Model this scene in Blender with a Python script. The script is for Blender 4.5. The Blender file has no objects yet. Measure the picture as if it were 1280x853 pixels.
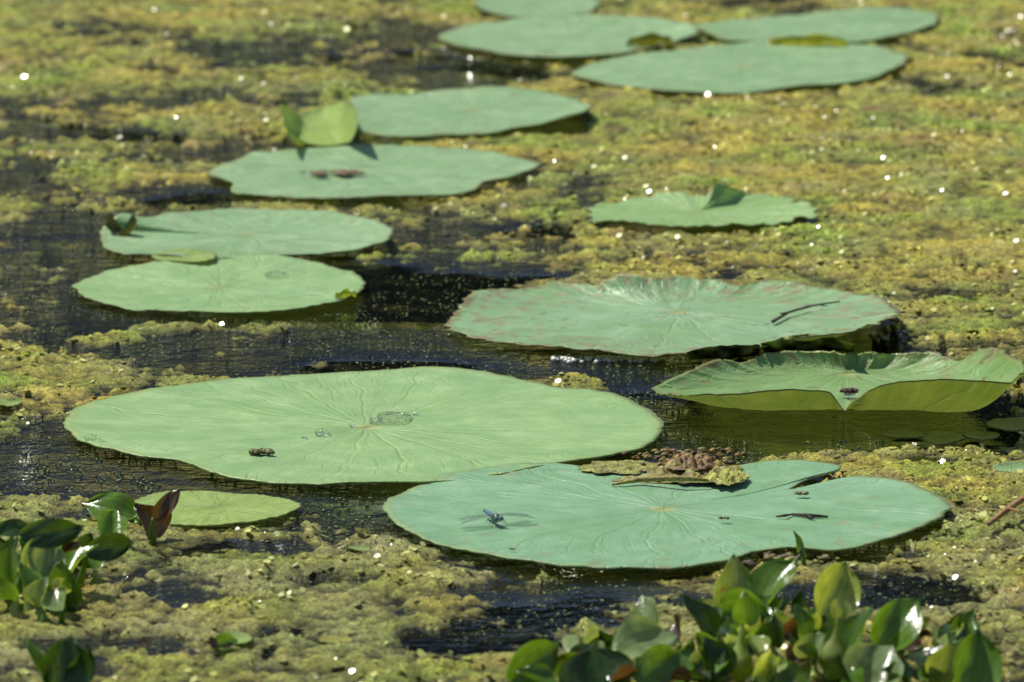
import bpy, math, random
import numpy as np
from mathutils import Vector, Matrix
random.seed(7); rng=np.random.default_rng(7)
scene=bpy.context.scene
# ------------------------------------------------ camera geometry (metres)
H=1.05; P=math.radians(10.2); F=7356.0
fw=np.array([0,math.cos(P),-math.sin(P)]); up=np.array([0,math.sin(P),math.cos(P)])
def ray(px,py): return fw+np.array([1,0,0])*((px-640)/F)+up*((426.5-py)/F)
def U(px,py,z=0.0):
    d=ray(px,py); s=(z-H)/d[2]; return np.array([d[0]*s,d[1]*s,z])
def V(px,py,Y):
    d=ray(px,py); s=Y/d[1]; return np.array([d[0]*s,Y,H+d[2]*s])
cam=bpy.data.cameras.new("camera"); co=bpy.data.objects.new("camera",cam); scene.collection.objects.link(co)
co.location=(0,0,H); co.rotation_euler=(math.pi/2-P,0,0)
cam.sensor_width=36; cam.lens=F/1280*36; cam.clip_start=0.05; cam.clip_end=800
cam.dof.use_dof=True; cam.dof.focus_distance=5.35; cam.dof.aperture_fstop=12.0
scene.camera=co
scene.view_settings.view_transform='Standard'; scene.view_settings.look='None'; scene.view_settings.exposure=0
# ------------------------------------------------ light
w=bpy.data.worlds.new("World"); scene.world=w; w.use_nodes=True
nt=w.node_tree; bg=nt.nodes['Background']; sky=nt.nodes.new('ShaderNodeTexSky'); sky.sky_type='NISHITA'
EL=math.radians(60); AZ=math.radians(-58)
sky.sun_disc=False; sky.sun_elevation=EL; sky.sun_rotation=AZ
nt.links.new(sky.outputs[0],bg.inputs[0]); bg.inputs[1].default_value=0.09
sd=bpy.data.lights.new("sun",'SUN'); sd.energy=5.0; sd.angle=math.radians(0.5); sd.color=(1,0.96,0.87)
so=bpy.data.objects.new("sun",sd); scene.collection.objects.link(so)
sdir=Vector((math.sin(AZ)*math.cos(EL),math.cos(AZ)*math.cos(EL),math.sin(EL)))
so.rotation_euler=sdir.to_track_quat('Z','Y').to_euler(); so.location=(-3,6,8)
# ------------------------------------------------ numpy noise
def _h(ix,iy,s):
    n=(ix.astype(np.int64)*374761393+iy.astype(np.int64)*668265263+s*974634777)&0xffffffff
    n=((n^(n>>13))*1274126177)&0xffffffff
    n=(n^(n>>16))&0xffffffff
    return n
def noise(x,y,s=0):
    x=np.asarray(x,float); y=np.asarray(y,float)
    x0=np.floor(x); y0=np.floor(y); fx=x-x0; fy=y-y0
    u=fx*fx*fx*(fx*(fx*6-15)+10); v=fy*fy*fy*(fy*(fy*6-15)+10)
    def g(ax,ay,dx,dy):
        a=_h(ax,ay,s)/4294967296.0*2*np.pi
        return np.cos(a)*dx+np.sin(a)*dy
    a=g(x0,y0,fx,fy); b=g(x0+1,y0,fx-1,fy); c=g(x0,y0+1,fx,fy-1); d=g(x0+1,y0+1,fx-1,fy-1)
    return ((a*(1-u)+b*u)*(1-v)+(c*(1-u)+d*u)*v)*1.5
def fbm(x,y,sc,o=4,s=0,gain=0.5):
    r=0;a=1;t=0
    for i in range(o):
        r=r+a*noise(x*sc+13.7*i,y*sc-7.1*i,s+i); t+=a; a*=gain; sc*=2.03
    return r/t
# ------------------------------------------------ mesh helpers
def mkobj(name,verts,faces,mat,smooth=True,col=None,vec=None,parent=None):
    me=bpy.data.meshes.new(name)
    verts=np.asarray(verts,dtype=np.float32)
    if isinstance(faces,np.ndarray) and faces.ndim==2:
        n,k=faces.shape
        me.vertices.add(len(verts)); me.vertices.foreach_set('co',verts.ravel())
        me.loops.add(n*k); me.loops.foreach_set('vertex_index',faces.astype(np.int32).ravel())
        me.polygons.add(n); me.polygons.foreach_set('loop_start',np.arange(0,n*k,k,dtype=np.int32))
        me.update(calc_edges=True)
    else:
        me.from_pydata([tuple(v) for v in verts],[],[tuple(int(i) for i in f) for f in faces])
    me.validate()
    if smooth: me.polygons.foreach_set('use_smooth',[True]*len(me.polygons))
    if col is not None:
        a=me.attributes.new('col','FLOAT_COLOR','POINT'); c=np.ones((len(verts),4),np.float32); c[:,:3]=np.asarray(col)[:,:3]
        a.data.foreach_set('color',c.ravel())
    if vec is not None:
        a=me.attributes.new('luv','FLOAT_VECTOR','POINT'); a.data.foreach_set('vector',np.asarray(vec,np.float32).ravel())
    me.materials.append(mat); me.update()
    ob=bpy.data.objects.new(name,me); scene.collection.objects.link(ob)
    if parent: ob.parent=parent
    return ob
class MB:
    def __init__(s): s.v=[];s.f=[];s.c=[]
    def add(s,v,f,c):
        o=len(s.v); s.v+= [tuple(x) for x in v]; s.f+=[tuple(i+o for i in q) for q in f]
        c=np.asarray(c)
        if c.ndim==1: s.c+=[tuple(c)]*len(v)
        else: s.c+=[tuple(x) for x in c]
    def obj(s,name,mat,smooth=True,parent=None): return mkobj(name,s.v,s.f,mat,smooth,col=np.array(s.c),parent=parent)
def tube(pts,rad,n=8):
    pts=[np.array(p,float) for p in pts]; v=[];f=[]
    for i,p in enumerate(pts):
        t=pts[min(i+1,len(pts)-1)]-pts[max(i-1,0)]; t/=np.linalg.norm(t)+1e-9
        a=np.cross(t,[0.31,0.95,0.1]); 
        if np.linalg.norm(a)<1e-3: a=np.cross(t,[1,0,0])
        a/=np.linalg.norm(a); b=np.cross(t,a)
        for j in range(n):
            q=2*math.pi*j/n; v.append(p+rad[i]*(a*math.cos(q)+b*math.sin(q)))
    for i in range(len(pts)-1):
        for j in range(n):
            f.append((i*n+j,i*n+(j+1)%n,(i+1)*n+(j+1)%n,(i+1)*n+j))
    f.append(tuple(range(n))[::-1]); f.append(tuple((len(pts)-1)*n+j for j in range(n)))
    return v,f
def ellipsoid(c,r,nu=14,nv=9,M=None,nz=0,sd_=0):
    v=[];f=[]
    for i in range(nv+1):
        th=math.pi*i/nv
        for j in range(nu):
            ph=2*math.pi*j/nu
            p=np.array([math.sin(th)*math.cos(ph),math.sin(th)*math.sin(ph),math.cos(th)])
            k=1+nz*float(noise(p[0]*2+sd_,p[1]*2+p[2]*3,5))
            p=p*np.array(r)*k
            if M is not None: p=M@p
            v.append(p+np.array(c))
    for i in range(nv):
        for j in range(nu): f.append((i*nu+j,(i+1)*nu+j,(i+1)*nu+(j+1)%nu,i*nu+(j+1)%nu))
    return v,f
# ------------------------------------------------ material helpers
class NT:
    def __init__(s,name):
        s.m=bpy.data.materials.new(name); s.m.use_nodes=True; s.t=s.m.node_tree; s.t.nodes.clear()
        s.out=s.t.nodes.new('ShaderNodeOutputMaterial')
    def n(s,ty,ins={},**kw):
        nd=s.t.nodes.new(ty)
        for k,v in kw.items(): setattr(nd,k,v)
        for k,v in ins.items(): s.set(nd.inputs[k],v)
        return nd
    def set(s,inp,v):
        if isinstance(v,bpy.types.NodeSocket): s.t.links.new(v,inp)
        else:
            if isinstance(v,tuple) and len(v)==3 and inp.type=='RGBA': v=v+(1,)
            inp.default_value=v
    def math(s,op,a,b=0.0,c=0.0,clamp=False):
        nd=s.n('ShaderNodeMath',operation=op,use_clamp=clamp); s.set(nd.inputs[0],a); s.set(nd.inputs[1],b)
        if op in('MULTIPLY_ADD','SMOOTH_MIN'): s.set(nd.inputs[2],c)
        return nd.outputs[0]
    def ramp(s,x,a,b,c=0.0,d=1.0,smooth=True):
        nd=s.n('ShaderNodeMapRange',interpolation_type='SMOOTHSTEP' if smooth else 'LINEAR')
        for i,v in enumerate((x,a,b,c,d)): s.set(nd.inputs[i],v)
        return nd.outputs[0]
    def mix(s,f,a,b,mode='MIX'):
        nd=s.n('ShaderNodeMix',data_type='RGBA',blend_type=mode); s.set(nd.inputs[0],f); s.set(nd.inputs[6],a); s.set(nd.inputs[7],b); return nd.outputs[2]
    def noise(s,vec,sc,det=4,rough=0.5,col=False):
        nd=s.n('ShaderNodeTexNoise'); s.set(nd.inputs['Vector'],vec); s.set(nd.inputs['Scale'],sc); nd.inputs['Detail'].default_value=det; nd.inputs['Roughness'].default_value=rough
        return nd.outputs[1 if col else 0]
    def bump(s,h,dist,st=1.0,nrm=None):
        nd=s.n('ShaderNodeBump'); s.set(nd.inputs['Height'],h); nd.inputs['Distance'].default_value=dist; nd.inputs['Strength'].default_value=st
        if nrm is not None: s.set(nd.inputs['Normal'],nrm)
        return nd.outputs[0]
    def prin(s,**k):
        nd=s.n('ShaderNodeBsdfPrincipled')
        for a,b in k.items(): s.set(nd.inputs[a.replace('_',' ')],b)
        return nd
def pos(N): return N.n('ShaderNodeNewGeometry').outputs['Position']

def leaf_mat(name,base,tint2,spots=0.0,pink=0.0,vein=0.5,trans=.10):
    N=NT(name); A=N.n('ShaderNodeAttribute',attribute_name='luv').outputs['Vector']
    sp=N.n('ShaderNodeSeparateXYZ',{0:A}); x,y,z=sp.outputs
    p2=N.n('ShaderNodeCombineXYZ',{0:x,1:y,2:z}).outputs[0]
    t=N.math('SQRT',N.math('ADD',N.math('MULTIPLY',x,x),N.math('MULTIPLY',y,y)))
    wob=N.math('MULTIPLY',N.math('SUBTRACT',N.noise(p2,3.0,2),0.5),0.35)
    ang0=N.math('ARCTAN2',y,x); ang=N.math('ADD',ang0,wob)
    def veins(n,off,wid):
        a=N.math('FRACT',N.math('ADD',N.math('MULTIPLY',ang,n/(2*math.pi)),off+50))
        d=N.math('ABSOLUTE',N.math('SUBTRACT',a,0.5))
        d=N.math('MULTIPLY',N.math('MULTIPLY',d,2*math.pi/n),t)
        return N.ramp(d,0.0,wid,1,0)
    v1=veins(21,0.0,0.010)
    v2=N.math('MULTIPLY',veins(42,0.25,0.007),N.ramp(t,0.45,0.65))
    v3=N.math('MULTIPLY',veins(84,0.4,0.005),N.ramp(t,0.72,0.85))
    vv=N.math('MAXIMUM',N.math('MAXIMUM',v1,N.math('MULTIPLY',v2,.6)),N.math('MULTIPLY',v3,.35))
    rad=N.noise(N.n('ShaderNodeCombineXYZ',{0:N.math('MULTIPLY',ang,7.0),1:N.math('MULTIPLY',t,1.3),2:z}).outputs[0],1.0,4,.6)
    vo=N.n('ShaderNodeTexVoronoi',{'Vector':p2,'Scale':26.0},feature='DISTANCE_TO_EDGE').outputs[0]
    net=N.ramp(vo,0.0,0.06,1,0)
    P_=pos(N)
    n1=N.noise(p2,2.2,4,.6); n2=N.noise(P_,120,5,.65); n3=N.noise(p2,7,5,.6); n4=N.noise(P_,500,3,.6)
    c=N.mix(N.ramp(n1,0.35,0.7),base,tint2)
    c=N.mix(N.math('MULTIPLY',N.ramp(n3,0.5,0.72),0.35),c,(base[0]*1.5,base[1]*1.2,base[2]*1.45))
    c=N.mix(N.math('MULTIPLY',N.ramp(n2,0.3,0.7),0.25),c,(base[0]*0.7,base[1]*0.78,base[2]*0.68))
    c=N.mix(N.math('MULTIPLY',N.ramp(rad,0.52,0.72),0.45),c,(base[0]*0.72,base[1]*0.82,base[2]*0.55))
    c=N.mix(N.math('MULTIPLY',N.ramp(rad,0.30,0.48,1,0),0.35),c,(base[0]*1.3,base[1]*1.14,base[2]*1.35))
    c=N.mix(N.math('MULTIPLY',vv,vein),c,(base[0]*1.1+.04,base[1]*1.03+.04,base[2]*0.8+.01))
    c=N.mix(N.math('MULTIPLY',net,0.08),c,(base[0]*.6,base[1]*.7,base[2]*.6))
    ctr=N.ramp(N.math('ADD',t,N.math('MULTIPLY',N.math('SUBTRACT',n3,.5),.06)),0.035,0.055,1,0)
    c=N.mix(ctr,c,(0.42,0.50,0.18))
    mg=N.math('MULTIPLY',N.ramp(N.math('ADD',t,N.math('MULTIPLY',N.math('SUBTRACT',n3,.5),.10)),0.95,1.01),0.6)
    c=N.mix(mg,c,(0.26,0.32,0.07))
    if spots>0:
        s1=N.ramp(N.noise(p2,9,5,.7),0.58-0.08*spots,0.64-.05*spots)
        s1=N.math('MULTIPLY',s1,N.ramp(N.math('ADD',t,N.math('MULTIPLY',n1,.5)),0.6,1.2))
        c=N.mix(N.math('MULTIPLY',s1,min(1,.40+pink)),c,(0.29,0.22,0.11))
        s2=N.ramp(N.noise(p2,22,3,.6),0.63,0.69)
        c=N.mix(N.math('MULTIPLY',s2,spots),c,(0.20,0.11,0.06))
        s3=N.math('MULTIPLY',N.ramp(N.math('ADD',t,N.math('MULTIPLY',N.math('SUBTRACT',N.noise(p2,5,5,.7),.5),.35)),0.96,1.03),spots)
        c=N.mix(s3,c,(0.17,0.12,0.04))
    sk=N.ramp(N.n('ShaderNodeTexVoronoi',{'Vector':P_,'Scale':90.0}).outputs[0],0.06,0.12,1,0)
    c=N.mix(N.math('MULTIPLY',N.math('MULTIPLY',sk,N.ramp(N.noise(P_,14,2),0.5,0.6)),.6),c,(0.12,0.12,0.04))
    back=N.n('ShaderNodeNewGeometry').outputs['Backfacing']
    cb=N.mix(N.ramp(n3,.35,.65),(0.34,0.40,0.08),(0.18,0.25,0.05))
    cb=N.mix(N.math('MULTIPLY',vv,.5),cb,(0.40,0.44,0.16))
    col=N.mix(back,c,cb)
    hgt=N.math('ADD',N.math('ADD',N.math('MULTIPLY',vv,-0.3),N.math('MULTIPLY',rad,1.2)),N.math('ADD',N.math('MULTIPLY',n2,.25),N.math('ADD',N.math('MULTIPLY',n4,.08),N.math('MULTIPLY',n3,0.9))))
    b=N.bump(hgt,0.0032,0.8)
    rr=N.ramp(n3,.3,.7,.30,.48)
    pr=N.prin(Base_Color=col,Roughness=rr,Normal=b,Sheen_Weight=0.15,Sheen_Roughness=0.4)
    pr.inputs['Specular IOR Level'].default_value=0.42
    tr=N.n('ShaderNodeBsdfTranslucent',{'Color':N.mix(.5,col,(0.45,0.6,0.04)),'Normal':b})
    mx=N.n('ShaderNodeMixShader',{0:trans,1:pr.outputs[0],2:tr.outputs[0]})
    N.t.links.new(mx.outputs[0],N.out.inputs[0]); return N.m

# ------------------------------------------------ lotus leaves
LEAVES=[]
def lotus(rim,ctr,zr,zc,mat,name='lotus_leaf',pw=2.2,wav=0.0012,seed=0,nt_=32,ns=320,jit=0.0022,sig=2.6,rot=0):
    pts=[]
    for r in rim:
        z=(r[2] if len(r)>2 else zr); pts.append(U(r[0],r[1],z))
    pts=np.array(pts); cl=np.vstack([pts,pts[:1]])
    seg=np.linalg.norm(np.diff(cl,axis=0),axis=1); s=np.concatenate([[0],np.cumsum(seg)])
    q=np.linspace(0,s[-1],ns,endpoint=False)
    R=np.stack([np.interp(q,s,cl[:,k]) for k in range(3)],1)
    k=np.arange(-12,13); g=np.exp(-k*k/(2*sig*sig)); g/=g.sum()
    R=sum(np.roll(R,int(kk),axis=0)*gg for kk,gg in zip(k,g))
    C=U(ctr[0],ctr[1],zc)
    d=R-C; th=np.arctan2(d[:,1],d[:,0])
    rad=np.linalg.norm(d[:,:2],axis=1); 
    jn=noise(np.cos(th)*14+seed*9,np.sin(th)*14,3)+.6*noise(np.cos(th)*40+seed*9,np.sin(th)*40,4)
    R[:,:2]+= (d[:,:2]/rad[:,None])*(jn*jit)[:,None]
    LEAVES.append((R.copy(),C.copy())); d=R-C
    T=np.linspace(0,1,nt_+1)[1:]**0.7
    verts=[C]; uv=[(0,0,seed*3.7)]
    wz=fbm(np.cos(th)*2.6+seed*5,np.sin(th)*2.6+seed,1,4,77,.6)
    for t in T:
        p=C+d*t; p[:,2]=C[2]+(R[:,2]-C[2])*t**pw
        e=t**3
        p[:,2]+=wav*e*(.4*np.sin(th*9+seed*2+2*noise(np.cos(th)*2+seed,np.sin(th)*2))+2.8*wz) 
        p[:,2]+=0.0026*noise(p[:,0]*9+seed*5,p[:,1]*9,8)*min(1,t*2)
        verts+=list(p); uv+=[(t*math.cos(a+rot),t*math.sin(a+rot),seed*3.7) for a in th]
    lip=verts[-ns:]; L2=[np.array(p)+np.array([0,0,-.0016])-np.append(dd[:2],0)/rr_*.0010 for p,dd,rr_ in zip(lip,d,rad)]
    verts+=L2; uv+=[(u_[0]*1.02,u_[1]*1.02,u_[2]) for u_ in uv[-ns:]]
    f=[]; n=ns
    for j in range(n): f.append((0,1+j,1+(j+1)%n))
    for i in range(len(T)):
        a=1+i*n; b=a+n
        for j in range(n): f.append((a+j,b+j,b+(j+1)%n,a+(j+1)%n))
    ar=np.sum(R[:,0]*np.roll(R[:,1],-1)-np.roll(R[:,0],-1)*R[:,1])
    if ar<0: f=[t_[::-1] for t_ in f]
    return mkobj(name,verts,f,mat,True,vec=uv)

G1=leaf_mat('lotus_leaf_pale',(0.315,0.49,0.195),(0.26,0.44,0.175),0.0,0,.28)
G2=leaf_mat('lotus_leaf_bluish',(0.235,0.435,0.24),(0.20,0.39,0.185),0.12,0.1,.22)
G3=leaf_mat('lotus_leaf_spotted',(0.265,0.44,0.235),(0.22,0.38,0.15),0.95,0.35,.35)
G4=leaf_mat('lotus_leaf_curled',(0.25,0.42,0.15),(0.20,0.35,0.10),0.7,0.2,.4,.2)
G5=leaf_mat('lotus_leaf_distant',(0.29,0.46,0.225),(0.235,0.40,0.18),0.35,0.1,.25)
G6=leaf_mat('lotus_leaf_young',(0.37,0.52,0.12),(0.33,0.48,0.12),0.1,0.1,.2,.2)

lotus([(77,530),(92,510),(140,494),(200,483),(280,474),(360,468),(440,463),(520,461),(580,463),(640,470),(690,480,.016),(710,487,.012),(738,484,.016),(780,496,.015),(815,511),(832,530),(826,545),(800,559),(765,572),(740,574),(690,581),(640,589),(590,597),(520,604),(440,605),(360,602),(300,598),(262,590),(240,580),(222,572),(180,570),(120,558),(90,546)],(458,534),.010,.006,G1,seed=1)
lotus([(477,634),(490,618),(520,605),(560,593),(600,584),(650,577,.012),(690,577,.012),(730,583),(780,592),(830,592),(880,588),(925,580,.011),(960,574,.012),(1010,574,.013),(1054,582,.013),(1050,589,.011),(1010,600,.008),(982,613,.006),(1020,608,.008),(1064,597,.011),(1100,597,.012),(1140,605),(1175,619),(1192,633,.013),(1180,647),(1150,660),(1120,672),(1080,682,.014),(1040,686,.014),(990,683,.014),(950,688),(920,699),(880,707),(840,711),(760,709),(700,708),(650,701),(600,691),(560,680),(520,667),(490,652)],(828,636),.010,.006,G2,seed=2,sig=1.6,ns=400)
lotus([(556,404),(572,388,.016),(590,366,.024),(625,362,.02),(700,354,.02),(745,358,.018),(765,344,.030),(785,340,.034),(815,350,.024),(850,346,.024),(895,349,.022),(925,360,.016),(948,350,.022),(1000,353,.02),(1060,362,.018),(1100,371,.018),(1128,390,.018),(1122,398,.024),(1095,403,.034),(1062,414,.040),(1010,416,.038),(965,427,.030),(945,432,.030),(880,434,.028),(855,443,.016),(800,447,.008),(740,441,.010),(700,437,.01),(640,430,.01),(590,420),(566,412)],(845,390),.012,.007,G3,seed=3,pw=4.5,wav=.0016,jit=.006,sig=1.8,ns=400)
lotus([(812,484,.016),(850,466,.022),(900,450,.024),(925,457,.016),(952,442,.022),(1000,440,.02),(1060,441,.02),(1120,440,.02),(1168,441,.02),(1200,449,.022),(1222,436,.040),(1252,437,.050),(1278,450,.058),(1281,466,.060),(1264,480,.062),(1225,474,.066),(1180,472,.066),(1120,476,.062),(1085,486,.052),(1064,503,.028),(1056,514,.012),(1048,503,.030),(1038,489,.044),(980,487,.046),(920,492,.042),(860,496,.034),(825,492,.024)],(1058,467),.02,.003,G4,seed=4,pw=5.0,wav=.0014,jit=.005,sig=1.5,ns=400)
lotus([(87,358),(110,345),(150,335),(210,326),(280,319),(340,320),(400,328),(440,340),(458,352),(450,366),(420,378),(360,389),(290,393),(220,391),(150,383),(105,372)],(275,360),.009,.006,G1,seed=5)
lotus([(125,288),(140,278,.02),(150,267,.028),(175,271,.016),(240,263),(300,260),(360,262),(420,265,.016),(470,275,.018),(492,286,.02),(487,300,.016),(450,311),(400,317),(330,320),(250,322),(200,320),(155,319),(128,308)],(310,293),.01,.006,G5,seed=6)
lotus([(258,215),(290,203),(310,192),(360,185),(420,182),(480,181),(560,184),(620,191),(660,200),(680,208),(640,219),(605,227),(596,238),(560,245),(480,247),(400,247),(330,244),(288,239),(292,228),(272,222)],(450,212),.01,.006,G5,seed=7)
lotus([(435,138),(437,122),(500,116),(560,112),(620,107,.018),(680,115),(722,123),(742,134,.022),(722,141,.030),(700,148,.024),(650,160),(600,167),(540,170),(480,171),(448,165)],(590,138),.01,.006,G5,seed=8,pw=4)
lotus([(348,128,.055),(356,132,.045),(376,143,.014),(405,133,.01),(432,126,.03),(442,130,.055),(449,150,.055),(445,166,.035),(438,178,.014),(415,182,.01),(385,180,.01),(368,172,.03),(356,156,.052)],(402,160),.01,.004,G6,seed=9,pw=5,ns=200,sig=2)
lotus([(712,92),(740,77),(800,66),(880,58),(960,50),(1040,52),(1100,57),(1137,68),(1130,82),(1090,98),(1000,110),(920,115),(830,113),(760,105)],(930,82),.01,.006,G5,seed=10)
lotus([(545,45),(580,32),(650,22),(740,17,.016),(820,21,.018),(868,31,.02),(876,42),(830,56),(760,68),(690,73),(620,65),(570,56)],(720,44),.01,.006,G5,seed=11)
lotus([(862,33),(900,26),(980,18),(1060,12),(1130,9),(1175,17),(1170,30),(1120,44),(1080,52),(980,52),(900,49)],(1030,30),.01,.006,G5,seed=12)
lotus([(590,4),(620,-8),(680,-14),(730,-8),(752,4),(735,16),(690,23),(640,21),(605,14)],(670,4),.01,.006,G5,seed=13)
lotus([(733,260),(790,248),(835,240,.016),(878,249,.01),(892,236,.026),(906,231,.03),(930,241,.016),(980,244),(1026,264),(1000,272),(940,280),(870,283),(800,280),(745,277)],(872,264),.012,.006,leaf_mat('lotus_leaf_green',(0.27,0.45,0.15),(0.31,0.48,0.18),.2,.1,.3),seed=14,jit=.008,wav=.0035,sig=2)
lotus([(150,640),(175,622,.012),(205,615),(260,612),(320,615),(360,623),(379,633),(360,645),(320,653),(250,657),(190,654)],(270,634),.006,.005,G6,seed=15,ns=200,wav=.0003)
Y1=leaf_mat('water_leaf_yellow',(0.46,0.42,0.05),(0.34,0.40,0.05),.4,.2,.2)
def small(cx,cy,rx,ry,mat,z=.006,seed=0,name='floating_leaf'):
    rim=[(cx+rx*math.cos(a),cy+ry*math.sin(a)*(1+.15*math.sin(3*a+seed)), z+.0015*math.sin(2*a+seed)) for a in np.linspace(0,2*math.pi,14,endpoint=False)]
    lotus(rim,(cx,cy),z,z-.002,mat,name=name,seed=seed,nt_=8,ns=60,sig=1,jit=.003,wav=.0002)
small(1130,541,28,5,Y1,seed=20); small(1180,547,26,8,Y1,seed=21); small(1227,545,24,6,Y1,seed=22); small(1262,528,30,9,Y1,seed=23)
small(1265,583,26,7,G1,seed=24); small(230,319,42,8,G6,z=.012,seed=25); small(420,798,22,4,Y1,z=.003,seed=27)
small(455,684,20,4,G6,z=.003,seed=28); small(12,502,16,5,G6,seed=29); small(290,797,26,7,G6,z=.004,seed=31)

# ------------------------------------------------ algae mat
def axis(lo,hi,st,out_lo,out_hi,g=1.16):
    a=list(np.arange(lo,hi+st/2,st)); s=st
    while a[-1]<out_hi: s*=g; a.append(a[-1]+s)
    b=[];s=st;x=lo
    while x>out_lo: s*=g; x-=s; b.append(x)
    return np.array(b[::-1]+a)
xs=axis(-0.86,0.86,.0034,-14,14); ys=axis(4.25,9.0,.0044,0.5,24)
X,Y=np.meshgrid(xs,ys)
def blob(px,py,rx,ry):
    c=U(px,py); wx=U(px+rx,py)[0]-c[0]; wy=(U(px,py-ry)[1]-U(px,py+ry)[1])/2
    return np.exp(-(((X-c[0])/wx)**2+((Y-c[1])/wy)**2)**1.3)
WB=[(130,42,110,10,.5),(340,62,110,12,.5),(500,40,70,20,.5),(570,88,120,24,.85),(60,150,120,25,.45),(230,195,150,12,.6),(40,300,140,40,.75),(220,243,90,13,.9),(20,235,60,20,.5),
(130,170,160,10,.5),(690,300,45,25,.5),(735,240,25,22,.6),(640,345,80,10,.7),(480,385,110,45,1.1),(330,440,300,26,1.2),(150,400,190,25,.7),(520,430,90,35,1.0),(700,452,230,20,1.3),(870,525,110,55,1.3),(960,548,190,20,1.0),(50,585,110,45,1.2),(250,605,190,26,1.1),(440,622,90,18,1.2),(400,650,90,20,.8),
(330,685,70,10,.5),(700,745,150,40,1.0),(590,800,80,18,.9),(1090,740,150,20,.9),(220,742,70,14,.8),(1190,368,60,9,.8),(130,625,60,25,.6),(760,700,320,14,.9),(430,730,90,12,.6),(1100,690,80,8,.6),(300,352,240,50,.6),(470,215,230,40,.4),(600,400,70,45,.9),(560,290,80,10,.5),(100,800,120,10,.4),(1020,440,200,25,.9),(590,150,180,10,.5)]
MBL=[(1050,200,420,110,.4),(1200,330,150,60,.35),(50,455,100,16,1.1),(140,427,60,9,1.4),(215,412,60,8,1.3),(330,412,50,7,1.2),(270,445,40,7,1.2),(400,455,50,8,.9),(150,765,180,28,.35),(430,760,160,22,.35),(1230,680,90,60,.6),(330,425,60,8,.9),(60,628,80,14,.7),(430,700,120,12,.35),(560,720,60,25,.3),(1130,600,150,20,.3),(300,20,400,20,.3),(870,770,60,20,.4),(1000,720,60,14,.5)]
wx_=X+0.02*fbm(X,Y,14,3,40); wy_=Y+0.02*fbm(X,Y,14,3,45)
cov=0.22+1.0*fbm(wx_,wy_*0.8,6.0,5,1,.62)
cov+=0.35*fbm(X,Y*.7,1.6,3,11)
cov+=1.05*fbm(wx_,wy_,24,4,141,.65)*np.clip(1.0-.5*np.clip(X*2,0,1)*np.clip((Y-5.6),0,1),.35,1)
for b in WB: cov-=b[4]*blob(*b[:4])
for b in MBL: cov+=b[4]*blob(*b[:4])
cov+=.32*fbm(X,Y,70,4,61,.7)
lump=fbm(X,Y,16,4,21,.55); fine=fbm(X,Y,60,4,31,.7)
ridge=1-np.abs(fbm(X,Y,34,3,51))*3
sm=np.clip((cov+.02)/.35,0,1)
h=-.012+.012*np.clip((cov+.25)/.25,0,1)+ .0030*sm + sm*(.0072*lump+.0066*fine+.0018*ridge)
h=np.where(cov<0,np.minimum(h,cov*.02),h)
def inside(poly,X,Y):
    r=np.zeros(X.shape,bool); n=len(poly)
    for i in range(n):
        x1,y1=poly[i]; x2,y2=poly[(i+1)%n]
        if y1==y2: continue
        c=((y1>Y)!=(y2>Y))&(X<(x2-x1)*(Y-y1)/(y2-y1)+x1); r^=c
    return r
for R,C in LEAVES:
    pl=C[:2]+(R[::4,:2]-C[:2])*1.008; lo=pl.min(0)-.01; hi=pl.max(0)+.01
    ii=np.where((xs>lo[0])&(xs<hi[0]))[0]; jj=np.where((ys>lo[1])&(ys<hi[1]))[0]
    if len(ii)==0 or len(jj)==0: continue
    sl=(slice(jj[0],jj[-1]+1),slice(ii[0],ii[-1]+1))
    m=inside(pl,X[sl],Y[sl]); h[sl]=np.where(m,np.minimum(h[sl],-.003),h[sl])
OC=np.array([.52,.43,.075]);OL=np.array([.31,.325,.065]);GR=np.array([.31,.41,.055]);RB=np.array([.36,.23,.09]);GY=np.array([.38,.37,.16]);DK=np.array([.05,.05,.014])
def mixc(a,b,t): t=np.clip(t,0,1)[...,None]; return a*(1-t)+b*t
c=mixc(OL,OC,.5+2.0*fbm(X,Y,5,4,71)+.28*np.clip(X*1.2,-1,1)+.12*(Y-6))
c=mixc(c,GR,.14+2.1*fbm(X,Y,7,4,81)+.08*(Y-7.2))
c=mixc(c,RB,-.45+2.6*fbm(X,Y,11,4,91,.65))
c=mixc(c,GY,np.clip((5.6-Y)*.4,0,.35)+1.0*fbm(X,Y,9,4,95))
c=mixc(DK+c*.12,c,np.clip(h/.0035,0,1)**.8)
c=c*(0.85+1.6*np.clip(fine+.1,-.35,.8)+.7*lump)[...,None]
ny,nx=X.shape
idx=np.arange(nx*ny).reshape(ny,nx)
faces=np.stack([idx[:-1,:-1],idx[:-1,1:],idx[1:,1:],idx[1:,:-1]],-1).reshape(-1,4)
hq=h.ravel()[faces].max(1); faces=faces[hq>-.004]
N=NT('algae_mat'); P_=pos(N); cc=N.n('ShaderNodeAttribute',attribute_name='col').outputs['Color']
n1=N.noise(P_,380,5,.75); n2=N.noise(P_,1100,3,.7); n3=N.noise(P_,90,4,.6)
c_=N.mix(N.ramp(n1,.34,.66),N.mix(1.0,cc,(.28,.30,.26),'MULTIPLY'),N.mix(1.0,cc,(1.6,1.6,1.5),'MULTIPLY'))
c_=N.mix(N.math('MULTIPLY',N.ramp(n2,.60,.70),.5),c_,(.66,.63,.28))
c_=N.mix(N.math('MULTIPLY',N.ramp(n3,.56,.68),.35),c_,(.10,.13,.03))
hh=N.math('ADD',n1,N.math('MULTIPLY',n2,.5))
pr=N.prin(Base_Color=c_,Roughness=N.ramp(n3,.35,.65,.2,.55),Normal=N.bump(hh,.004,1.0)); pr.inputs['Specular IOR Level'].default_value=.35
N.t.links.new(pr.outputs[0],N.out.inputs[0]); ALG=N.m
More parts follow.
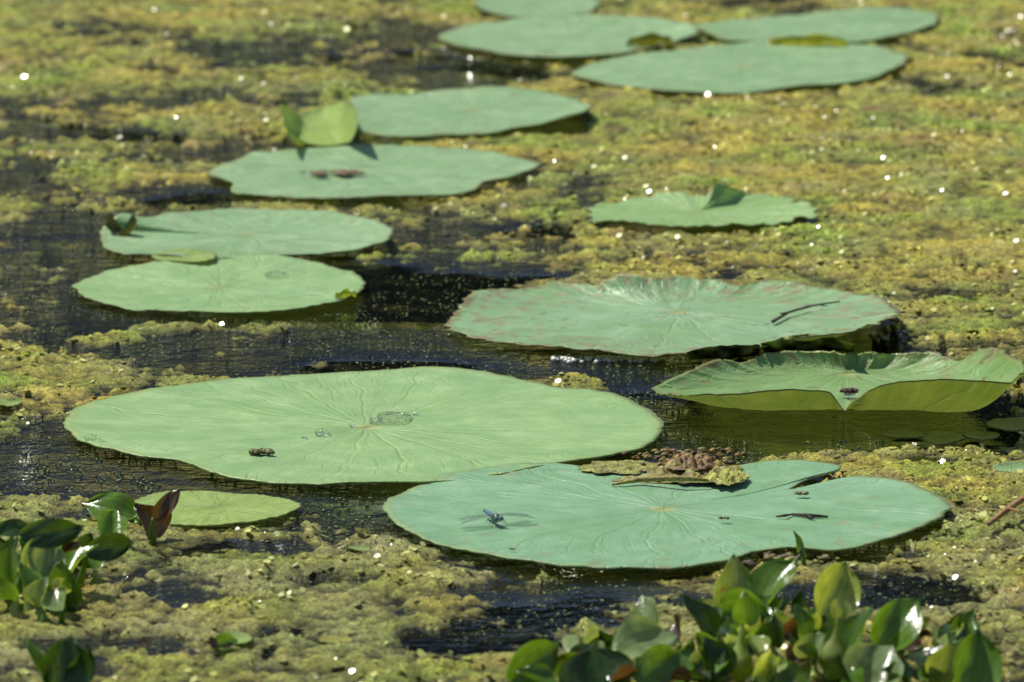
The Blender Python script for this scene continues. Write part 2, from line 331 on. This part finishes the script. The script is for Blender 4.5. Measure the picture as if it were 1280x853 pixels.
mkobj('algae_mat',np.stack([X,Y,h],-1).reshape(-1,3),faces,ALG,True,col=c.reshape(-1,3))
ico_v=[];t_=(1+5**.5)/2
for a,b in ((-1,t_),(1,t_),(-1,-t_),(1,-t_)): ico_v.append((a,b,0))
for a,b in ((-1,t_),(1,t_),(-1,-t_),(1,-t_)): ico_v.append((0,a,b))
for a,b in ((t_,-1),(t_,1),(-t_,-1),(-t_,1)): ico_v.append((a,0,b))
ico_v=np.array(ico_v)/math.sqrt(1+t_*t_)
ico_f=np.array([(0,11,5),(0,5,1),(0,1,7),(0,7,10),(0,10,11),(1,5,9),(5,11,4),(11,10,2),(10,7,6),(7,1,8),(3,9,4),(3,4,2),(3,2,6),(3,6,8),(3,8,9),(4,9,5),(2,4,11),(6,2,10),(8,6,7),(9,8,1)])
def scatter(n,cond,smin,smax,flat,name,mat,colf=None,sub=0.3,smooth=True,jit=.35):
    ii=rng.integers(0,nx,n); jj=rng.integers(0,ny,n); ok=cond(jj,ii); ii=ii[ok];jj=jj[ok]; n=len(ii)
    s=smin+(smax-smin)*rng.random(n)**3
    cx=X[jj,ii]+rng.normal(0,.002,n); cy=Y[jj,ii]+rng.normal(0,.002,n); cz=np.maximum(h[jj,ii],0)+s*sub
    v=ico_v[None]*(1+jit*(rng.random((n,12,1))-.5))
    a=rng.random(n)*6.28; ca,sa=np.cos(a),np.sin(a); el=1+.8*rng.random(n)
    vx=v[...,0]*el[:,None]; vy=v[...,1]; 
    x2=vx*ca[:,None]-vy*sa[:,None]; y2=vx*sa[:,None]+vy*ca[:,None]
    vv=np.stack([x2*s[:,None]+cx[:,None],y2*s[:,None]+cy[:,None],v[...,2]*s[:,None]*flat+cz[:,None]],-1).reshape(-1,3)
    ff=(ico_f[None]+12*np.arange(n)[:,None,None]).reshape(-1,3)
    col=np.repeat(colf(jj,ii,n),12,axis=0)
    return mkobj(name,vv,ff,mat,smooth,col=col)
dense=lambda j,i:(np.abs(X[j,i])<.95)&(Y[j,i]>4)&(Y[j,i]<10)
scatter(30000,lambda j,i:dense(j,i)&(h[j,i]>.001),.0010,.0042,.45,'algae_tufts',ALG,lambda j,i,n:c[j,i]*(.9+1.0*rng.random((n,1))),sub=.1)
# glint flakes: shiny wet-algae scales added and tilted so some catch the sun
N=NT('glint_film'); cc=N.n('ShaderNodeAttribute',attribute_name='col').outputs['Color']
pr=N.prin(Base_Color=cc,Roughness=.22); pr.inputs['Specular IOR Level'].default_value=1.0; N.t.links.new(pr.outputs[0],N.out.inputs[0]); GLINT=N.m
n=110000; ii=rng.integers(0,nx,n); jj=rng.integers(0,ny,n)
ok=dense(jj,ii)&(h[jj,ii]>.0002)&(fbm(X[jj,ii],Y[jj,ii],5,3,101)+.25*X[jj,ii]+.05*(Y[jj,ii]-6)>-.03); ii=ii[ok];jj=jj[ok];n=len(ii)
s=.0007+.0030*rng.random(n)**3; tl_=np.radians(rng.uniform(12,50,n)); az=rng.random(n)*6.283
nn=np.stack([np.sin(tl_)*np.cos(az),np.sin(tl_)*np.sin(az),np.cos(tl_)],-1)
a1=np.cross(nn,np.array([.3,.2,1.0])); a1/=np.linalg.norm(a1,axis=1)[:,None]; a2=np.cross(nn,a1)
base=np.stack([X[jj,ii],Y[jj,ii],np.maximum(h[jj,ii],0)+s*.45],-1); vs=[]
for k in range(6):
    q=k*math.pi/3; r=s*(.75+.5*rng.random(n)); vs.append(base+(a1*math.cos(q)+a2*math.sin(q))*r[:,None])
vv=np.stack(vs,1).reshape(-1,3)
mkobj('algae_glint_flakes',vv,np.arange(n*6).reshape(-1,6),GLINT,False,col=np.repeat(np.clip(c[jj,ii]*1.2+.02,0,.7),6,axis=0))
N=NT('floating_specks'); cc=N.n('ShaderNodeAttribute',attribute_name='col').outputs['Color']
pr=N.prin(Base_Color=cc,Roughness=.5); N.t.links.new(pr.outputs[0],N.out.inputs[0]); SPK=N.m
scatter(120000,lambda j,i:dense(j,i)&(h[j,i]<-.0012)&(fbm(X[j,i],Y[j,i],9,3,111)>-.16),.0004,.0013,.4,'duckweed_specks',SPK,lambda j,i,n:np.array([.30,.36,.10])*(.4+.9*rng.random((n,1))),sub=.1)
mb=MB()
for k in range(1100):
    i=random.randrange(nx); j=random.randrange(ny)
    if abs(X[j,i])>.9 or Y[j,i]>9 or Y[j,i]<4.3 or h[j,i]<-.0028: continue
    p=np.array([X[j,i],Y[j,i],max(h[j,i],0)+.0015]); L=random.uniform(.003,.014); W=random.uniform(.001,.004); a=random.uniform(0,6.28)
    d=np.array([math.cos(a),math.sin(a),random.uniform(-.1,.3)]); s=np.array([-math.sin(a),math.cos(a),random.uniform(-.2,.2)])
    colr=random.choice([(.10,.05,.025),(.05,.03,.02),(.40,.37,.08),(.30,.40,.08),(.30,.16,.06),(.46,.42,.25),(.33,.40,.12)])
    mb.add([p-d*L/2,p+s*W/2,p+d*L/2+np.array([0,0,.001]),p-s*W/2],[(0,1,2),(0,2,3)],colr)
mb.obj('plant_debris',SPK,False)

# ------------------------------------------------ water
N=NT('pond_water'); P_=pos(N)
r1=N.noise(P_,30,3,.5); r2=N.noise(P_,100,3,.55)
sx=N.n('ShaderNodeSeparateXYZ',{0:P_}).outputs[0]
amp=N.ramp(N.math('ADD',N.noise(P_,3.2,2),N.math('MULTIPLY',sx,-.22)),.44,.62,.07,1)
hh=N.math('MULTIPLY',N.math('ADD',r1,N.math('MULTIPLY',r2,.4)),amp)
und=N.noise(P_,14,5,.65)
col=N.mix(N.ramp(und,.5,.75),(.003,.004,.004),(.028,.030,.010))
sk=N.ramp(N.n('ShaderNodeTexVoronoi',{'Vector':P_,'Scale':330.0}).outputs[0],.12,.2,1,0)
sk=N.math('MULTIPLY',sk,N.ramp(N.noise(P_,30,3,.6),.52,.6))
col=N.mix(sk,col,(.20,.23,.08))
pr=N.prin(Base_Color=col,Roughness=N.math('MULTIPLY_ADD',sk,.5,.02),IOR=1.33,Normal=N.bump(hh,.022,.8))
N.t.links.new(pr.outputs[0],N.out.inputs[0])
mkobj('pond_water',[(-200,-60,0),(200,-60,0),(200,30,0),(-200,30,0)],[(0,1,2,3)],N.m,False)
# ------------------------------------------------ far bank and trees (reflected in the pond)
N=NT('bank_grass'); P_=pos(N)
pr=N.prin(Base_Color=N.mix(N.noise(P_,2,5),(.04,.06,.02),(.08,.09,.03)),Roughness=.9); N.t.links.new(pr.outputs[0],N.out.inputs[0])
bx=np.linspace(-200,200,80); by=np.concatenate([np.linspace(22,30,12),np.linspace(34,400,12)])
BX,BY=np.meshgrid(bx,by); BZ=-.25+np.clip((BY-23-1.2*noise(BX*.15,BY*.1))/5,0,1)*1.1+.15*noise(BX*.4,BY*.4)
ii=np.arange(BX.size).reshape(BX.shape); bf=np.stack([ii[:-1,:-1],ii[:-1,1:],ii[1:,1:],ii[1:,:-1]],-1).reshape(-1,4)
mkobj('bank_ground',np.stack([BX,BY,BZ],-1).reshape(-1,3),bf,N.m)
N=NT('tree_foliage'); cc=N.n('ShaderNodeAttribute',attribute_name='col').outputs['Color']
pr=N.prin(Base_Color=cc,Roughness=.7); pr.inputs['Specular IOR Level'].default_value=.2; N.t.links.new(pr.outputs[0],N.out.inputs[0]); TF=N.m
mb=MB(); qv=[];qc=[]
for k in range(46):
    x=-34+k*1.5+random.uniform(-.7,.7); y=random.uniform(27,33); Ht=random.uniform(6.5,9)
    v,f=tube([(x,y,.2),(x+.1,y,Ht*.35),(x+.3,y,Ht*.8)],[.25,.18,.06],7); mb.add(v,f,(.05,.035,.02))
    for q in range(5):
        a=random.uniform(0,6.28); z0=Ht*random.uniform(.25,.6)
        v,f=tube([(x,y,z0),(x+math.cos(a)*1.6,y+math.sin(a)*1.6,z0+1.4)],[.09,.02],5); mb.add(v,f,(.05,.035,.02))
    for cl in range(28):
        cz=random.uniform(.3,Ht); rr=1.9*math.sqrt(max(.1,1-((cz-Ht*.45)/(Ht*.6))**2)); a=random.uniform(0,6.28); r0=rr*random.random()**.5
        cc0=np.array([x+r0*math.cos(a),y+r0*math.sin(a),cz]); n=50
        pc=cc0+rng.normal(0,.42,(n,3)); d1=rng.normal(0,1,(n,3)); d1/=np.linalg.norm(d1,axis=1)[:,None]; d2=np.cross(d1,rng.normal(0,1,(n,3))); d2/=np.linalg.norm(d2,axis=1)[:,None]
        s=.24
        qv.append(np.stack([pc-d1*s,pc-d2*s*.6,pc+d1*s,pc+d2*s*.6],1).reshape(-1,3))
        sh=random.uniform(.5,1.2); qc.append(np.tile(np.array([.03,.05,.018])*sh,(n*4,1)))
qv=np.concatenate(qv);qc=np.concatenate(qc); nf=len(qv)//4
mb.obj('tree_trunks',TF); tl=mkobj('tree_line',qv,np.arange(nf*4).reshape(-1,4),TF,False,col=qc)
bpy.data.objects['tree_trunks'].parent=tl

# ------------------------------------------------ water hyacinths
N=NT('hyacinth'); cc=N.n('ShaderNodeAttribute',attribute_name='col').outputs['Color']; P_=pos(N)
n1=N.noise(P_,70,4,.6); n2=N.noise(P_,300,3)
c_=N.mix(N.ramp(n1,.35,.7),cc,N.mix(1.0,cc,(.6,.65,.5),'MULTIPLY')); c_=N.mix(N.math('MULTIPLY',N.ramp(n1,.63,.71),.75),c_,(.14,.08,.03))
b=N.bump(n2,.0008,.5)
pr=N.prin(Base_Color=c_,Roughness=.22,Normal=b); pr.inputs['Specular IOR Level'].default_value=.6
tr=N.n('ShaderNodeBsdfTranslucent',{'Color':N.mix(1.0,c_,(2.8,2.4,.8),'MULTIPLY')})
mx=N.n('ShaderNodeMixShader',{0:.30,1:pr.outputs[0],2:tr.outputs[0]}); N.t.links.new(mx.outputs[0],N.out.inputs[0]); HY=N.m
CG=(.12,.235,.03);CL=(.33,.42,.11);CD=(.035,.075,.015);CB=(.08,.045,.025);CP=(.23,.32,.14)
def petiole(mb,root,b,thick,col):
    m=(root+b)/2+np.array([random.uniform(-.004,.004),random.uniform(-.004,.004),0])
    pts=[];rad=[]
    for i in range(13):
        t=i/12; p=(1-t)**2*root+2*t*(1-t)*m+t*t*b; pts.append(p); rad.append(.0020+thick*math.exp(-((t-.42)/.22)**2))
    v,f=tube(pts,rad,12); mb.add(v,f,col)
def blade(mb,b,tip,width,col,cup=.35,roll=0.0,curl=.2):
    ax=tip-b; L=np.linalg.norm(ax); ax/=L
    view=np.array([0,-.75,.65]); n=view-ax*np.dot(view,ax); n/=np.linalg.norm(n); s=np.cross(ax,n)
    n,s=n*math.cos(roll)+s*math.sin(roll), s*math.cos(roll)-n*math.sin(roll)
    tw=random.uniform(-.7,.7); ph=random.uniform(0,6)
    nu,nv=16,14; v=[];f=[];cl=[]
    for i in range(nu+1):
        u=i/nu; wv=width/2*max(0,math.sin(math.pi*min(1,.05+.95*u)**.92))**.5 if i<nu else width*.06
        for j in range(nv+1):
            q=-1+2*j/nv; x=q*wv
            z=cup*(q*q)*wv*1.3 - curl*L*(u*u) +.06*L*math.sin(6*u+3*q+ph)*abs(q)+ tw*u*x
            v.append(b+ax*(u*L*(1-.10*q*q*u))+s*x+n*z)
            k=1-.22*abs(math.sin(q*11)); ed=1.0 if abs(q)<.9 else 1.35
            cl.append(np.array(col)*k*ed*(1.15-.3*u))
    for i in range(nu):
        for j in range(nv):
            a=i*(nv+1)+j; f.append((a,a+1,a+nv+2,a+nv+1))
    mb.add(v,f,np.array(cl))
def hyacinth(lst,name='water_hyacinth',extra=None):
    mb=MB()
    if extra:
        for k in range(extra[4]):
            x=random.uniform(extra[0],extra[1]); y=random.uniform(extra[2],extra[3]); s=random.uniform(18,40); a=random.uniform(-1.3,1.3)
            lst=lst+[(x,y+30,x,y,x+s*1.1*math.sin(a),y-s*math.cos(a),s*1.05,random.uniform(-.01,.03),random.choice([CD,CD,CD,CG,CG,CL,CB,CP]),random.choice([3,4,12,18]),random.uniform(-.9,.9),.5)]
    for (rx,ry,bx_,by_,tx,ty,wd,dy,col,th,roll,cup) in lst:
        root=U(rx,ry,-.005); Y0=root[1]; b=V(bx_,by_,Y0+random.uniform(-.012,.012))
        if b[2]<.003: b[2]=.003
        ppm=F/Y0
        if th>0: petiole(mb,root,b,th/ppm/2,np.array(CL if th>9 else CG)*random.uniform(.75,1.1))
        else: petiole(mb,root,b,.0006,CG)
        if wd>0:
            tip=V(tx,ty,Y0+dy); blade(mb,b,tip,wd*1.12/ppm,np.array(col)*random.uniform(.8,1.2),cup*1.2,roll*1.6)
    return mb.obj(name,HY)
hyacinth([(60,765,25,672,110,660,34,.02,CD,6,.3,.3),(15,770,8,745,8,675,38,.0,CG,18,-.2,.5),(45,770,45,728,62,664,54,.02,CP,14,.2,.4),(95,745,108,694,170,674,30,.01,CD,4,.2,.4),(85,760,85,718,116,674,40,.02,CG,8,-.4,.4),(40,775,35,740,30,700,34,0,CG,26,.4,.4),(70,775,66,762,82,706,44,.0,CG,14,.5,.5),(185,690,188,682,178,628,46,.01,CB,5,.6,.5),(195,690,192,648,226,612,20,.0,CB,3,.3,.3),(170,665,168,646,102,622,40,.02,CG,4,0,.3),(0,720,-5,668,40,652,24,.02,CD,4,0,.3),(20,760,30,700,65,682,34,.03,CG,6,0,.3),(60,720,50,690,104,650,34,.03,CD,5,0,.3),(130,700,128,668,150,636,34,.02,CG,4,.3,.4),(120,740,118,712,100,676,38,.01,CG,12,.4,.4)],extra=(-5,105,690,762,24))
hyacinth([(75,880,70,862,92,796,60,.01,CD,8,.3,.5),(60,880,55,858,42,793,22,.0,CG,4,.5,.4),(95,880,90,862,112,808,34,.01,CD,4,.3,.5)])
hyacinth([(262,822,265,812,318,803,26,.02,CG,4,0,.4),(268,822,270,815,262,795,10,.0,CB,3,0,.4),(185,822,182,818,170,806,18,.01,CB,3,0,.4)])
hyacinth([(690,885,640,856,700,800,48,.015,CG,8,.2,.5),(745,885,752,872,740,804,86,.02,CD,10,-.1,.25),(790,870,772,818,848,780,54,.03,CP,8,-.2,.3),(810,880,796,856,876,814,56,.025,CG,8,.1,.35),(800,820,802,794,763,762,36,.01,CB,6,.3,.4),(815,810,817,786,798,741,34,.01,CP,5,-.3,.4),(700,890,690,862,650,832,36,.0,CG,6,.3,.5),(720,880,700,850,728,816,38,.01,CG,6,.2,.4)],extra=(720,870,795,860,18))
hyacinth([(895,868,896,848,886,796,48,.0,CD,10,.2,.5),(905,800,906,760,922,696,50,.01,CP,9,.3,.45),(950,800,956,756,988,692,58,.015,CG,8,-.35,.4),(915,805,898,768,968,778,56,-.015,CG,8,.1,.5),(925,865,928,780,934,742,34,.0,CG,30,.3,.4),(880,825,884,808,866,741,34,.0,CD,5,.5,.5),(960,815,966,768,1004,834,40,-.01,CL,5,.3,.4),(980,870,960,858,1016,836,44,.01,CG,8,.1,.4),(948,860,950,815,940,790,30,0,CL,24,.2,.4),(1000,720,1004,700,996,664,12,.0,CG,3,.2,.3),(870,870,868,850,905,812,38,.0,CD,8,.2,.5)],extra=(875,1025,765,855,30))
hyacinth([(1045,815,1028,770,1062,700,58,.015,CL,8,.25,.55),(1035,858,1048,772,1050,745,26,0,CL,38,.2,.4),(1070,862,1062,836,1080,756,62,.01,CG,14,-.4,.5),(1105,850,1096,808,1152,746,52,.02,CG,8,.2,.5),(1090,880,1068,864,1118,802,70,.01,CP,10,.1,.35),(1180,870,1196,848,1134,806,52,.01,CD,8,.2,.4),(1205,885,1204,868,1230,784,64,.015,CG,12,.3,.5),(1195,830,1194,810,1218,760,32,.01,CG,6,.1,.4),(1130,830,1110,792,1168,776,38,.01,CP,8,.2,.4),(1180,880,1182,862,1196,798,40,.0,CL,14,-.4,.5),(1000,830,1005,800,1000,755,24,.0,CG,5,.3,.4)],extra=(1030,1240,780,860,34))

# ------------------------------------------------ debris, twigs, drops, dragonfly
N=NT('wet_debris'); cc=N.n('ShaderNodeAttribute',attribute_name='col').outputs['Color']; P_=pos(N)
n1=N.noise(P_,350,5,.7); c_=N.mix(N.ramp(n1,.3,.7),N.mix(1.0,cc,(.35,.35,.35),'MULTIPLY'),N.mix(1.0,cc,(1.5,1.4,1.2),'MULTIPLY'))
pr=N.prin(Base_Color=c_,Roughness=.4,Normal=N.bump(n1,.002,.8)); N.t.links.new(pr.outputs[0],N.out.inputs[0]); WD=N.m
mb=MB(); ctr=U(830,590,.012)
def patch(px,py,rx,ry,z,hz,col,seed,n=34):
    v=[];f=[];cs=[]
    for i in range(n+1):
        for j in range(n+1):
            a=-1+2*i/n;b=-1+2*j/n
            x=a*math.sqrt(1-b*b/2); y=b*math.sqrt(1-a*a/2); r=math.hypot(x,y)
            ed=1+.35*float(fbm(np.array(x*1.5+seed),np.array(y*1.5-seed),1.6,3,4))*r
            p=U(px+rx*x*ed,py-ry*y*ed,z)
            nz=float(fbm(np.array(x*2.0+seed),np.array(y*2.0),1.6,4,seed,.6))
            p[2]=z+hz*(.45*(1-r*r)+1.6*nz*(1-r**4)); p[2]=max(p[2],z-.001)
            v.append(p); cs.append(np.array(col)*(1+1.8*nz))
    for i in range(n):
        for j in range(n):
            q=i*(n+1)+j; f.append((q,q+1,q+n+2,q+n+1)[::-1])
    mb.add(v,f,np.clip(np.array(cs),.005,1))
patch(775,584,50,8,.012,.004,(.21,.23,.04),3)
patch(862,590,68,14,.010,.011,(.20,.18,.035),5)
patch(862,581,34,7,.016,.009,(.17,.10,.03),9)
patch(908,597,28,9,.012,.006,(.30,.32,.05),11)
patch(820,600,55,4,.009,.005,(.22,.20,.04),13)
for k in range(110):
    p=V(random.gauss(862,30),random.gauss(580,6),U(868,590)[1]+random.uniform(-.04,.03)); p[2]=max(p[2],.014); s=random.uniform(.001,.003)
    v,f=ellipsoid(p,(s*1.6,s,s),7,5,None,.6,k); mb.add(v,f,random.choice([(.20,.12,.03),(.07,.04,.014),(.28,.20,.04),(.22,.23,.04)]))
for k in range(18):
    a=V(random.gauss(860,30),random.gauss(586,5),U(868,592)[1]); b_=a+np.array([random.uniform(-.03,.03),random.uniform(-.02,.02),random.uniform(-.004,.014)])
    v,f=tube([a,(a+b_)/2+np.array([0,0,.004]),b_],[.0012,.001,.0005],6); mb.add(v,f,(.18,.10,.03))
v,f=tube([U(765,606,.010),U(800,599,.014),U(850,598,.017),U(885,601,.013)],[.001,.0026,.0026,.001],7); mb.add(v,f,(.30,.26,.06))
mb.obj('wilted_leaf_clump',WD)
# drooping torn flaps of the spotted leaf's margin
mb=MB()
def flap(top,bot,col,seed,n=26,m=10):
    v=[];f=[];cs=[]
    tx=[t[0] for t in top]; bx2=[t[0] for t in bot]
    for i in range(n+1):
        u=i/n; xt=tx[0]+(tx[-1]-tx[0])*u; xb=bx2[0]+(bx2[-1]-bx2[0])*u
        A=U(xt,np.interp(xt,tx,[t[1] for t in top]),.032); B=U(xb,np.interp(xb,bx2,[t[1] for t in bot]),.002)
        for j in range(m+1):
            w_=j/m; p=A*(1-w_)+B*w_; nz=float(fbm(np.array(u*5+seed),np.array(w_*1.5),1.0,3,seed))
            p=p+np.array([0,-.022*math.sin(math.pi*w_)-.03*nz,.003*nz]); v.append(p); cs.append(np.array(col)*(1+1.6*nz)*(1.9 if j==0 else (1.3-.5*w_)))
    for i in range(n):
        for j in range(m): q=i*(m+1)+j; f.append((q,q+1,q+m+2,q+m+1))
    mb.add(v,f,np.clip(np.array(cs),.004,1))
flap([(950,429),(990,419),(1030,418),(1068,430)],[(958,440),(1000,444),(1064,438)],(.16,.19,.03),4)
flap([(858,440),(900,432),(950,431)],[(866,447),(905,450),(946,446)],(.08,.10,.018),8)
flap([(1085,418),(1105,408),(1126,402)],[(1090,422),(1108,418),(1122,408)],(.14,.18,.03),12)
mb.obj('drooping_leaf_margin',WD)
def scrap(name,pts,rad,col):
    mb_=MB(); v,f=tube(pts,rad,7); mb_.add(v,f,col); return mb_
m_=scrap('t',[U(966,402,.012),U(985,391,.013),U(1010,383,.014),U(1050,377,.018)],[.0020,.0014,.0012,.0007],(.07,.055,.03))
v,f=tube([U(1000,387,.0135),U(1022,381,.017),U(1034,383,.016)],[.0010,.0008,.0005],6); m_.add(v,f,(.06,.05,.03)); 
v,f=tube([U(985,391,.013),U(975,392,.016)],[.0012,.0006],6); m_.add(v,f,(.06,.05,.03)); m_.obj('twig',WD)
m_=scrap('t',[U(1236,655,.012),U(1255,640,.016),U(1275,626,.02),U(1300,610,.03)],[.0022,.003,.0028,.003],(.34,.20,.08))
v,f=tube([U(1262,636,.018),U(1274,640,.024)],[.0018,.0008],6); m_.add(v,f,(.3,.17,.07)); m_.obj('twig',WD)
m_=scrap('t',[U(985,708,.004),U(1000,696,.012),U(1002,680,.02)],[.003,.002,.001],(.12,.12,.04)); 
for q in range(60):
    p=U(random.gauss(975,35),random.gauss(694,4),.006); s=random.uniform(.0012,.0045); v,f=ellipsoid(p,(s*1.5,s,s*.8),8,6,None,.6,q); m_.add(v,f,random.choice([(.20,.18,.05),(.10,.07,.03),(.28,.30,.07)]))
m_.obj('algae_clump',WD)
m_=MB()
for (a,b_,r) in (((970,646),(992,643),.0014),((990,643),(1035,646),.0020),((1005,642),(1018,649),.0012)):
    v,f=tube([U(*a,.0085),(U(*a,.010)+U(*b_,.010))/2,U(*b_,.0085)],[r*.5,r,r*.4],7); m_.add(v,f,(.035,.03,.012))
m_.obj('leaf_scrap',WD)
for (x,y,s,cl) in ((327,566,.0075,(.16,.17,.03)),(905,649,.003,(.16,.16,.05)),(1002,618,.004,(.24,.26,.10)),(640,688,.002,(.14,.12,.04)),(1062,490,.006,(.10,.02,.015))):
    m_=MB()
    for q in range(5):
        v,f=ellipsoid(U(x,y,.010)+np.array([(q-2)*s*.5,random.uniform(-1,1)*s*.4,.001]),(s*.55,s*.5,s*.35),9,7,None,.7,q+x); m_.add(v,f,np.array(cl)*random.uniform(.6,1.3))
    m_.obj('algae_crumb',WD)
m_=MB()
for q in range(22):
    p=U(random.gauss(415,18),random.gauss(216,2.0),.011); s=random.uniform(.002,.006); v,f=ellipsoid(p,(s*1.8,s,s*.3),7,5,None,.6,q); m_.add(v,f,random.choice([(.20,.10,.05),(.10,.06,.03),(.2,.18,.07)]))
m_.obj('dead_leaf_scraps',WD)
m_=MB()
for q in range(120):
    x=random.uniform(690,830); p=U(x,449+random.gauss(0,2),.001); s=random.uniform(.0010,.0032); v,f=ellipsoid(p,(s,s,s*.8),8,6,None); m_.add(v,f,(.6,.62,.55))
m_.obj('water_glint_beads',GLINT)  # pale beads added in place of sun glints on the water
def curl(px,py,w_,hz,col,name,ang=0,closed=.75,dz=.01):
    m=MB(); c0=U(px,py,dz); L=w_; v=[];f=[];cs=[]; nu,nv=14,10
    for i in range(nu+1):
        u=-1+2*i/nu; r=hz*math.sqrt(max(.02,1-u*u*.95))
        for j in range(nv+1):
            a=math.pi*(.5+closed)*(j/nv)*1.1-.6
            p=np.array([u*L/2,math.cos(a)*r*1.3,r+math.sin(a)*-r]); ca,sa=math.cos(ang),math.sin(ang)
            v.append(c0+np.array([p[0]*ca-p[1]*sa,p[0]*sa+p[1]*ca,p[2]+.002*math.sin(5*u+j)])); cs.append(np.array(col)*(.8+.4*random.random()))
    for i in range(nu):
        for j in range(nv): q=i*(nv+1)+j; f.append((q,q+1,q+nv+2,q+nv+1))
    m.add(v,f,cs); return m.obj(name,HY)
curl(1010,56,.11,.008,(.28,.32,.05),'curled_leaf'); curl(812,56,.07,.009,(.12,.14,.02),'curled_leaf',.5)
curl(152,292,.022,.014,(.05,.06,.02),'curled_leaf',1.3); curl(432,371,.025,.004,(.20,.28,.05),'curled_leaf',.6)
# water drops
N=NT('water_drop'); pr=N.prin(Base_Color=(1,1,1),Roughness=.03,IOR=1.33); pr.inputs['Transmission Weight'].default_value=1
lp=N.n('ShaderNodeBsdfTransparent'); mx=N.n('ShaderNodeMixShader',{0:.35,1:pr.outputs[0],2:lp.outputs[0]}); N.t.links.new(mx.outputs[0],N.out.inputs[0]); WA=N.m
for (x,y,rx,ry,rz,z) in ((492,522,.0165,.026,.0034,.0085),(470,526,.006,.008,.003,.0085),(403,541,.007,.008,.0042,.0095),(115,549,.008,.009,.0045,.0105),(345,343,.012,.018,.003,.009),(1062,490,.006,.007,.004,.010),(683,68,.014,.014,.006,.010),(520,517,.003,.003,.002,.009),(440,531,.003,.003,.002,.009),(380,546,.0025,.003,.002,.009),(128,553,.003,.003,.002,.010)):
    m=MB(); v,f=ellipsoid(U(x,y,z),(rx,ry,rz),24,14,None,.22,x); m.add(v,f,(1,1,1)); m.obj('water_drop',WA)
# dragonfly
N=NT('dragonfly_body'); cc=N.n('ShaderNodeAttribute',attribute_name='col').outputs['Color']; pr=N.prin(Base_Color=cc,Roughness=.35); N.t.links.new(pr.outputs[0],N.out.inputs[0]); DB=N.m
N=NT('dragonfly_wing'); A=N.n('ShaderNodeAttribute',attribute_name='col').outputs['Color']
vo=N.n('ShaderNodeTexVoronoi',{'Vector':pos(N),'Scale':420.0},feature='DISTANCE_TO_EDGE').outputs[0]
vn=N.math('MAXIMUM',N.ramp(vo,.02,.07,1,0),N.n('ShaderNodeSeparateColor',{0:A}).outputs[0])
g=N.prin(Base_Color=(.03,.03,.025),Roughness=.4); tp=N.n('ShaderNodeBsdfTransparent'); gl=N.n('ShaderNodeBsdfGlossy',{'Roughness':.2,'Color':(.8,.85,.8,1)})
m1=N.n('ShaderNodeMixShader',{0:.12,1:tp.outputs[0],2:gl.outputs[0]}); m2=N.n('ShaderNodeMixShader',{0:N.math('MULTIPLY_ADD',vn,.5,.06),1:m1.outputs[0],2:g.outputs[0]})
N.t.links.new(m2.outputs[0],N.out.inputs[0]); DW=N.m
e=bpy.data.objects.new('dragonfly',None); scene.collection.objects.link(e)
e.location=tuple(U(618,655,.009)); e.rotation_euler=(0,0,math.radians(200))
bl=(.08,.15,.24);bk=(.012,.012,.012);gr=(.12,.2,.08)
mb=MB()
v,f=ellipsoid((0,.004,.0060),(.0036,.0055,.0040)); mb.add(v,f,[gr if int(p[1]*1500)%2 else bk for p in v]); mb.obj('thorax',DB,parent=e)
mb=MB(); v,f=ellipsoid((0,.0108,.0060),(.0026,.0018,.0022)); mb.add(v,f,(.25,.3,.25))
for sx_ in(-1,1):
    v,f=ellipsoid((sx_*.0021,.0112,.0067),(.0021,.0022,.0022)); mb.add(v,f,(.05,.12,.16))
mb.obj('head',DB,parent=e)
mb=MB(); ps=[];rd=[]
for i in range(19):
    t=i/18; ps.append((0,-.0-t*.026,.0060+.0005*t)); rd.append((.0023-.0007*t)*(1-.12*(i%2)) if i<18 else .0004)
v,f=tube(ps,rd,10); mb.add(v,f,[bk if p[1]<-.023 else bl for p in v]); mb.obj('abdomen',DB,parent=e)
for nm,sx_,y0,sw,L,W in(('forewing_left',-1,.0062,.12,.032,.0075),('forewing_right',1,.0062,.12,.032,.0075),('hindwing_left',-1,.0022,-.16,.0300,.0100),('hindwing_right',1,.0022,-.16,.0300,.0100)):
    v=[];f=[];cs=[]
    for i in range(21):
        u=i/20; wv=W*(.25+.75*min(1,u*3.0))*math.sqrt(max(0.02,1-max(0,(u-.72)/.28)**2)); yc=y0+sw*u*L
        for j in range(5):
            q=j/4; v.append((sx_*(.0025+u*L),yc+ (0.25-q)*wv,.0082-.0040*u*u+.0004*(j%2)))
            cs.append((1,0,0) if (j==0 or (u>.8 and u<.9 and j<2)) else ((.5,0,0) if j%2 else (0,0,0)))
    for i in range(20):
        for j in range(4): q=i*5+j; f.append((q,q+1,q+6,q+5))
    mb=MB(); mb.add(v,f,cs); mb.obj(nm,DW,parent=e)
mb=MB()
for sx_ in(-1,1):
    for k,(y0,dy) in enumerate(((.008,.005),(.005,.001),(.002,-.005))):
        v,f=tube([(sx_*.002,y0,.0045),(sx_*.005,y0+dy*.6,.0055),(sx_*.0070,y0+dy,.0)],[.0004,.0003,.0002],5); mb.add(v,f,bk)
mb.obj('legs',DB,parent=e)
